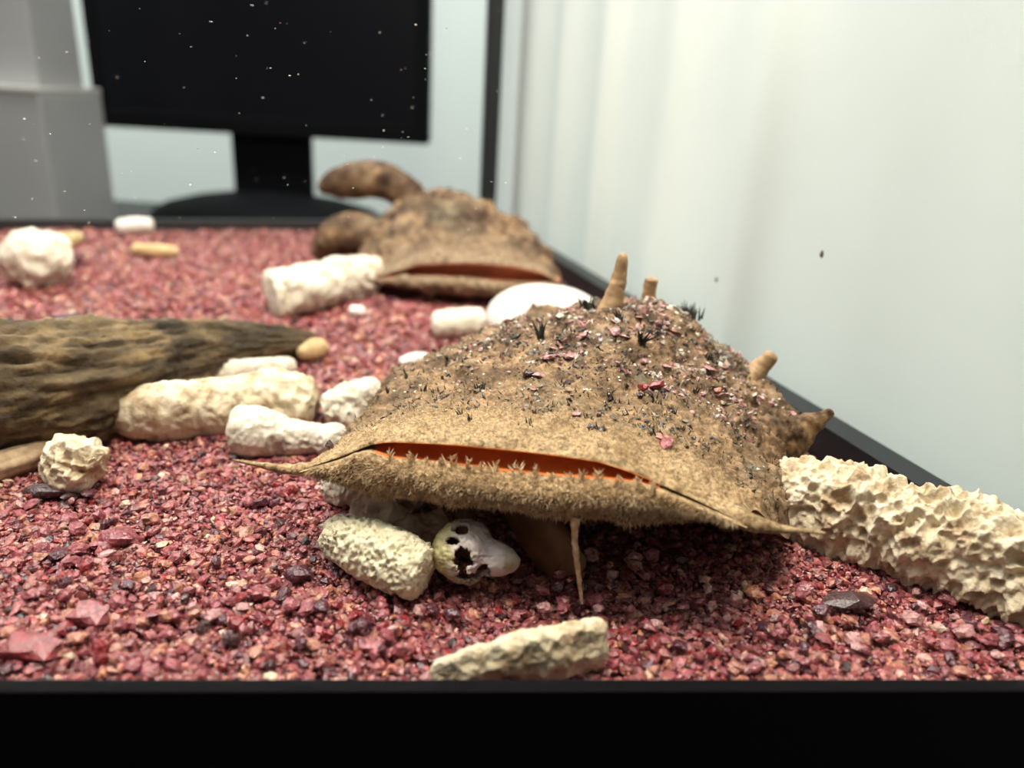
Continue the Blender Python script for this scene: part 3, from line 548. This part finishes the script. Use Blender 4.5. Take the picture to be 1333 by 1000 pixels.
def f2bar(name, pts, ra, rb, m=M_skin2, amp=.0008):
    v, f = tube([loc2(*p) for p in pts], np.array(ra) * .01, np.array(rb) * .01, 60, 32, .02, .15, lambda V, s, t: amp * fbm(V * 350, 3, 4)); return fpart(name, m, v, f, fish2, zone=np.zeros(len(v)))
f2bar('tail', [(-2.6, 5.0, 1.6), (-2.95, 5.3, 2.2), (-3.4, 5.3, 2.65), (-4.2, 5.1, 2.95), (-5.2, 4.9, 2.85), (-6.3, 4.8, 2.55)], [.9, .8, .7, .6, .5, .3], [.8, .62, .62, .66, .62, .36])
f2bar('pectoral_fin', [(-3.6, 3.8, .9), (-4.5, 4.0, 1.15), (-5.1, 4.0, 1.1), (-5.6, 4.0, .7), (-5.7, 3.9, .1)], [.8, .8, .8, .75, .5], [.8, .75, .7, .6, .4])
f2bar('pectoral_fin', [(1.7, 2.9, .9), (2.4, 2.6, .6), (2.75, 2.3, .15)], [.4, .3, .2], [.5, .4, .2])

# ------------------------------------------------------------------ coral rubble, shells, driftwood
def coral(name, pts, m, label, cat, group=None, lump=.16, lf=1.0, pit=.0, pf=900, rough=.05, seed=1, ns=110, nr=80, r0=.18, r1=.18, sq=1.0, k=.85, power=2.4):
    P_, R_ = zip(*[rest(x, y, r, k) for x, y, r in pts]); P_ = np.array(P_); R_ = np.array(R_); rm = R_.mean()
    def disp(V, s, t):
        d = lump * rm * fbm(V * (lf * .55 / rm), 3, seed) + 1.6 * rough * rm * (1 - 2 * np.abs(fbm(V * (2.6 / rm), 3, seed + 7)))
        if pit: d = d - 1.7 * pit * np.clip(1 - worley(V * pf, seed) / .62, 0, 1) ** .7 * np.clip(0.55 + 0.9 * vnoise(V * pf * .3, seed), 0, 1)
        return d
    v, f = tube(P_, R_ * sq, R_, ns, nr, r0, r1, disp, power); c, v = centred(v)
    o = add(name, mesh(name, v, f, m), None, label, cat, group); o.location = c; return o
G_C = 'bleached coral rubble'
coral('coral_fragment', [(150, 540, 22), (205, 535, 36), (280, 528, 36), (345, 522, 38), (412, 525, 36)], M_coral, 'long cream finger of coral lying against the driftwood log', 'coral', G_C, .28, 1.0, .0007, 330, .07, 21, 150, 90, .12, .08)
coral('coral_fragment', [(302, 562, 30), (335, 564, 30), (375, 570, 22), (420, 574, 20), (450, 576, 24)], M_coral_w, 'waisted bone-like pale coral piece behind the catfish\'s barbel', 'coral', G_C, .2, 1.0, .0004, 300, .08, 33, r0=.12)
coral('coral_fragment', [(420, 535, 22), (452, 528, 26), (492, 512, 20)], M_coral_w, 'blocky white coral lump half behind the catfish\'s head', 'coral', G_C, .32, 1.4, .0004, 400, .1, 41)
coral('coral_fragment', [(424, 630, 20), (450, 632, 24), (480, 636, 20)], M_coral_w, 'small white coral chunk beneath the tip of the catfish\'s lip', 'coral', G_C, .35, 1.3, .0003, 400, .1, 43, 80, 60)
coral('coral_fragment', [(80, 590, 30), (103, 606, 36), (124, 618, 28)], M_coral, 'rounded honeycombed coral nub beside the split wood', 'coral', G_C, .26, 1.4, .0014, 480, .08, 51, 130, 110, .3, .3)
coral('coral_fragment', [(434, 696, 26), (475, 712, 36), (515, 732, 38), (556, 748, 34)], M_coral_p, 'stubby porous coral cylinder lying under the catfish\'s chin', 'coral', G_C, .10, 1.2, .0005, 1500, .08, 61, 170, 130, .12, .10, power=3)
coral('coral_fragment', [(562, 884, 22), (640, 864, 34), (720, 850, 42), (788, 838, 36)], M_coral, 'cream coral finger pressed against the front frame', 'coral', G_C, .12, 1.0, .0011, 420, .05, 71, 170, 110, .1, .12, .55, k=.7)
coral('coral_fragment', [(962, 640, 34), (1025, 645, 46), (1120, 668, 56), (1220, 700, 62), (1330, 742, 66), (1420, 780, 56)], M_coral, 'large rugged coral branch leaning beside the black side frame', 'coral', G_C, .42, 1.5, .0009, 640, .17, 83, 420, 240, .06, .1, .8)
coral('coral_fragment', [(16, 344, 26), (50, 337, 38), (86, 340, 30)], M_coral_w, 'squat white coral lump standing apart beyond the driftwood', 'coral', G_C, .25, 1.2, .001, 200, .08, 91, 90, 70)
coral('coral_fragment', [(78, 316, 12), (104, 309, 7)], M_yellow, 'pinkish coral tip lying atop the squat white lump', 'coral', None, .2, 1, 0, 1, .1, 92, 40, 30, .3, .3, k=3.6)
coral('coral_fragment', [(350, 386, 28), (390, 379, 30), (440, 368, 26), (488, 358, 26)], M_coral_w, 'knobbly white coral stick pointing at the rear catfish', 'coral', G_C, .36, 1.4, .0008, 250, .1, 97, 110, 70, .06, .06)
coral('coral_fragment', [(562, 424, 16), (595, 421, 20), (630, 420, 19)], M_coral_w, 'small smooth white coral piece beside the domed shell', 'coral', G_C, .15, 1, 0, 1, .04, 101, 60, 50)
coral('coral_fragment', [(262, 492, 14), (320, 484, 16), (385, 480, 14)], M_coral_w, 'greyish white coral sliver behind the long coral finger', 'coral', G_C, .2, 1, 0, 1, .08, 103, 60, 40)
coral('coral_fragment', [(520, 474, 6), (537, 469, 9), (556, 464, 6)], M_shell_w, 'tiny white chip peeking from behind the catfish\'s flank', 'coral', None, .2, 1, 0, 1, .05, 105, 40, 30)
coral('coral_fragment', [(150, 296, 9), (175, 294, 10), (200, 294, 9)], M_shell_w, 'flat white chip lying beneath the oval monitor foot', 'coral', None, .2, 1, 0, 1, .05, 107, 40, 30)
coral('coral_fragment', [(172, 325, 8), (203, 327, 9), (233, 328, 8)], M_yellow, 'short yellowish coral stick lying alone near the rear glass', 'coral', None, .2, 1, 0, 1, .05, 109, 40, 30)
coral('coral_fragment', [(456, 404, 7), (474, 406, 8)], M_shell_w, 'tiny round white pebble below the knobbly coral stick', 'coral', None, .2, 1, 0, 1, .05, 110, 30, 24, .4, .4)
coral('shell_fragment', [(460, 672, 18), (490, 666, 24), (520, 660, 22), (548, 650, 16)], M_tan, 'tan hollowed shell fragment tucked under the catfish\'s lip', 'shell', None, .45, 1.3, .0016, 260, .08, 111, 100, 80, k=2.2)
coral('shell_fragment', [(512, 700, 22), (548, 690, 24), (580, 680, 20)], M_tan, 'shadowed brown shell fragment between the porous coral and the barnacle', 'shell', None, .4, 1.2, .0010, 260, .08, 117, 80, 60, k=1.2)

# smooth domed white shell
pc, r_ = rest(712, 415, 66, 0.05); th = np.linspace(0, 2 * np.pi, 72, endpoint=False); V = []
for q in np.linspace(0, 1, 26):
    a = q * math.pi / 2; V.append(np.stack([np.cos(th) * r_ * 1.22 * math.cos(a), np.sin(th) * r_ * .9 * math.cos(a), np.full(72, r_ * .80 * math.sin(a)) + .0006 * np.cos(2 * th) * math.cos(a)], 1))
i, j = np.meshgrid(np.arange(25), np.arange(72), indexing='ij'); Fd = np.stack([i * 72 + j, i * 72 + (j + 1) % 72, (i + 1) * 72 + (j + 1) % 72, (i + 1) * 72 + j], -1).reshape(-1, 4)
ob = add('domed_shell', mesh('domed_shell', np.concatenate(V) - [0, 0, 0], Fd, M_shell_w), None, 'smooth bright white domed shell between the two catfish', 'shell'); ob.location = (pc[0], pc[1], -.0012); ob.rotation_euler = (0, .06, .1)
# barnacle shell with holes
pc, r_ = rest(606, 718, 45, 0.95)
fwd = norml(np.array([CC[0] - pc[0], CC[1] - pc[1], .035])); sx = norml(np.cross(fwd, Z)) * -1; sx = sx if sx[0] > 0 else -sx; uz = norml(np.cross(sx, fwd)); uz = uz if uz[2] > 0 else -uz
nt_, np_ = 110, 150; tt, pp = np.meshgrid(np.linspace(.02, math.pi - .02, nt_), np.linspace(0, 2 * np.pi, np_, endpoint=False), indexing='ij')
D = np.stack([np.sin(tt) * np.cos(pp), np.cos(tt), np.sin(tt) * np.sin(pp)], -1).reshape(-1, 3)   # x side, y up, z towards the front
sp = norml(np.array([.95, -.15, .28])); an = np.arccos(np.clip(D @ sp, -1, 1)); rad = r_ * (0.95 + .62 * np.exp(-(an / .42) ** 2) - .10 * np.exp(-((an - .75) / .25) ** 2) + .09 * fbm(D * 2.5, 3, 3) + .04 * (1 - 2 * np.abs(fbm(D * 7, 2, 6))))
L = D * rad[:, None]; L[:, 1] *= .95
Vb = L[:, 0:1] * sx + L[:, 1:2] * uz + L[:, 2:3] * fwd
i, j = np.meshgrid(np.arange(nt_ - 1), np.arange(np_), indexing='ij'); Fb = np.stack([i * np_ + j, i * np_ + (j + 1) % np_, (i + 1) * np_ + (j + 1) % np_, (i + 1) * np_ + j], -1).reshape(-1, 4)
cx = L[Fb].mean(1) / r_; keep = np.ones(len(Fb), bool); jag = .09 * fbm(cx * 5, 3, 8)
for hx, hy, ha, hb in ((-.05, -.08, .34, .34), (-.44, .42, .22, .13), (.52, -.50, .22, .26), (.08, -.66, .50, .22), (-.2, .72, .24, .1)):
    keep &= ~((((cx[:, 0] - hx) / ha) ** 2 + ((cx[:, 1] - hy) / hb) ** 2 < 1 + jag * 16) & (cx[:, 2] > 0))
keep &= ~((cx[:, 2] < -.12))
yl = np.clip((-(L[:, 0] / r_) + .05) * 1.6 + .9 * fbm(D * 3, 3, 12), 0, 1)[:, None]; ed = np.clip(.6 * fbm(D * 5, 3, 15) + (L[:, 0] / r_ > 1.1) * .5 + (L[:, 1] / r_ < -.55) * .4, 0, 1)[:, None]
bcol = (np.array([.60, .51, .49]) * (1 - yl) + np.array([.50, .43, .20]) * yl) * (1 - ed) + np.array([.26, .20, .07]) * ed
ob = add('barnacle_shell', mesh('barnacle_shell', Vb, Fb[keep], M_barn, col=bcol), None, 'empty barnacle shell with round holes and yellowish rim below the catfish\'s mouth', 'shell'); ob.location = pc
sm = ob.modifiers.new('s', 'SOLIDIFY'); sm.thickness = .0005; sm.offset = -1

# driftwood log
PX = [(-90, 520, 100), (20, 508, 88), (120, 492, 74), (220, 470, 50), (320, 452, 28), (412, 447, 13)]; AX = [rest(x, y, r, .8) for x, y, r in PX]
def bark(V, s, t):
    q = np.stack([s * 7, np.cos(t) * 3.2, np.sin(t) * 3.2], 1); taper = 1 - .75 * s
    return taper * (.0026 * fbm(q, 3, 2) + .0016 * (1 - 2 * np.abs(fbm(q * [1.5, 4, 4], 3, 6)))) + .0004 * fbm(V * 700, 3, 3)
v, f = tube([a for a, _ in AX], [r for _, r in AX], [r for _, r in AX], 320, 150, .02, .04, bark)
lg = empty('driftwood_log', (AX[1][0][0], AX[1][0][1], 0), 'dark weathered driftwood log tapering to a pale tip', 'driftwood')
def lpart(name, m, v, f): o = add(name, mesh(name, v, f, m)); pin(o, lg); return o
ss = np.repeat(np.linspace(0, 1, 320), 150); tq = np.tile(np.linspace(0, 2 * np.pi, 150, endpoint=False), 320); q = np.stack([ss * 9, np.cos(tq) * 5, np.sin(tq) * 5], 1)
fa = np.clip(.5 + 1.1 * fbm(q * [1, 3, 3], 3, 21) , 0, 1)[:, None]; fb = np.clip(.45 + 1.3 * fbm(v * 120, 4, 22), 0, 1)[:, None]; fc = np.clip(2.2 * fbm(v * 420, 3, 23), 0, 1)[:, None]
lc = (np.array([.055, .032, .015]) * (1 - fa) + np.array([.36, .24, .11]) * fa) * (.35 + .85 * fb); lc = lc * .72 * (1 - .5 * fc) + np.array([.05, .035, .02]) * .5 * fc
o = add('trunk', mesh('trunk', v, f, M_bark, col=lc)); pin(o, lg)
tp = [rest(x, y, r, 1.0) for x, y, r in ((388, 462, 8), (408, 456, 14), (420, 452, 12))]
lpart('pale_tip', M_yellow, *tube([a for a, _ in tp], [r for _, r in tp], [r for _, r in tp], 40, 28, .25, .3, lambda V, s, t: .0006 * fbm(V * 500, 2, 2)))
tp = [rest(x, y, r, .7) for x, y, r in ((-40, 620, 20), (40, 596, 18), (100, 572, 14), (160, 546, 14))]
lpart('split_strip', M_split, *tube([a for a, _ in tp], [r for _, r in tp], [r for _, r in tp], 120, 40, .02, .05, lambda V, s, t: .0006 * fbm(np.stack([s * 4, np.cos(t) * 4, np.sin(t) * 4], 1), 3, 2)))
tp = [rest(x, y, r, .6) for x, y, r in ((-20, 613, 6), (20, 608, 6), (45, 604, 3))]
lpart('splinter', M_split, *tube([a for a, _ in tp], [r for _, r in tp], [r for _, r in tp], 40, 16, .02, .1))

# ------------------------------------------------------------------ larger single grains
SPEC = (((42, 842, 34), (1.15, .7, .45), 'crimson', 'big translucent red pebble near the front frame'), ((1112, 782, 32), (1.1, .5, .32), 'umber', 'flat brown pebble lying between the large coral branch and the front frame'), ((1120, 787, 0), 0, 0, 0),
        ((92, 414, 20), (1.1, .6, .3), 'plum', 'dark purple pebble behind the driftwood log'), ((390, 748, 17), (1, .8, .7), 'plum', 'round plum pebble beside the porous coral cylinder'), ((62, 640, 22), (1.2, .6, .5), 'umber', 'brownish pebble in front of the honeycombed coral nub'), ((1300, 853, 9), (1, .8, .5), 'pale', 'whitish pebble close to the front frame'), ((265, 592, 9), (1, .8, .7), 'umber', 'dark crumb lying below the long coral finger'), ((155, 700, 22), (1, .8, .6), 'rose', 'broad rose pebble in the open gravel below the honeycombed nub'), ((118, 800, 24), (1, .8, .6), 'rose', 'broad dusky rose pebble beside the big red one'))
for q, sc, mk, lb in SPEC:
    if not mk: continue
    p, r = rest(*q, .25); put_grain(mk, p, r, sc, lb, None, (0, 0, .1))
# photo regions of open gravel
n = 0
obst = [(0, 400, 450, 640), (400, 590, 700, 775), (420, 400, 980, 640), (900, 590, 1333, 760), (560, 800, 800, 885), (20, 800, 80, 870), (1070, 760, 1150, 800)]
while n < 270:
    x = random.uniform(5, 1328); y = 600 + 275 * random.random() ** .8
    if any(a < x < c and b < y < d for a, b, c, d in obst) or y < 610 + .12 * max(0, x - 900): continue
    mk = random.choices(['rose', 'plum', 'salmon', 'pale', 'crimson', 'umber'], [.36, .2, .18, .12, .09, .05])[0]
    p, r = rest(x, y, random.uniform(7, 13), .3)
    if not inside(np.array([p[:2]]))[0]: continue
    nm_ = {'rose': 'rose red', 'plum': 'dark plum', 'salmon': 'salmon pink', 'pale': 'pale pink', 'crimson': 'crimson', 'umber': 'dark brown'}[mk]
    put_grain(mk, p, r, (1, random.uniform(.65, 1), random.uniform(.45, .8)), f'coarse {nm_} garnet grain among finer gravel before the catfish', f'coarse {nm_} grains'); n += 1

# ------------------------------------------------------------------ motes drifting in the water
n = 110; pts = []
while len(pts) < n:
    x = random.uniform(10, 660); y = random.uniform(2, 300); dd = random.uniform(.085, .16); d = fw + RT * (x - 666.5) / F - UP * (y - 500) / F; p = CC + d * dd
    if inside(np.array([p[:2]]))[0] and p[2] > .004: pts.append(p)
pts = np.array(pts); r = rng.uniform(.00008, .0002, n); v = np.einsum('nij,nkj->nki', rotmats(n), TO[rng.integers(0, 24, n)]) * r[:, None, None] * [1, 1, .4] + pts[:, None]
add('floating_dust', mesh('floating_dust', v.reshape(-1, 3), (TOF[None] + (np.arange(n) * 8)[:, None, None]).reshape(-1, 3), M_speck, False), None, 'tiny pale motes drifting in the aquarium water', 'dust', None, 'stuff')

# black flecks stuck to the side glass
for x, y, r, lb in ((1070, 331, 5, 'tiny black fleck stuck to the side glass above the large coral branch'), (933, 364, 3, 'smallest black fleck stuck to the side glass above the catfish')):
    d = fw + RT * (x - 666.5) / F - UP * (y - 500) / F; k = ((FRC - CC) @ wn - .0005) / (d @ wn); p = CC + d * k
    o = put_grain('umber', p, r * k / F, (.5, .5, 1), lb, None); o.name = 'black_fleck'; o['category'] = 'fleck'
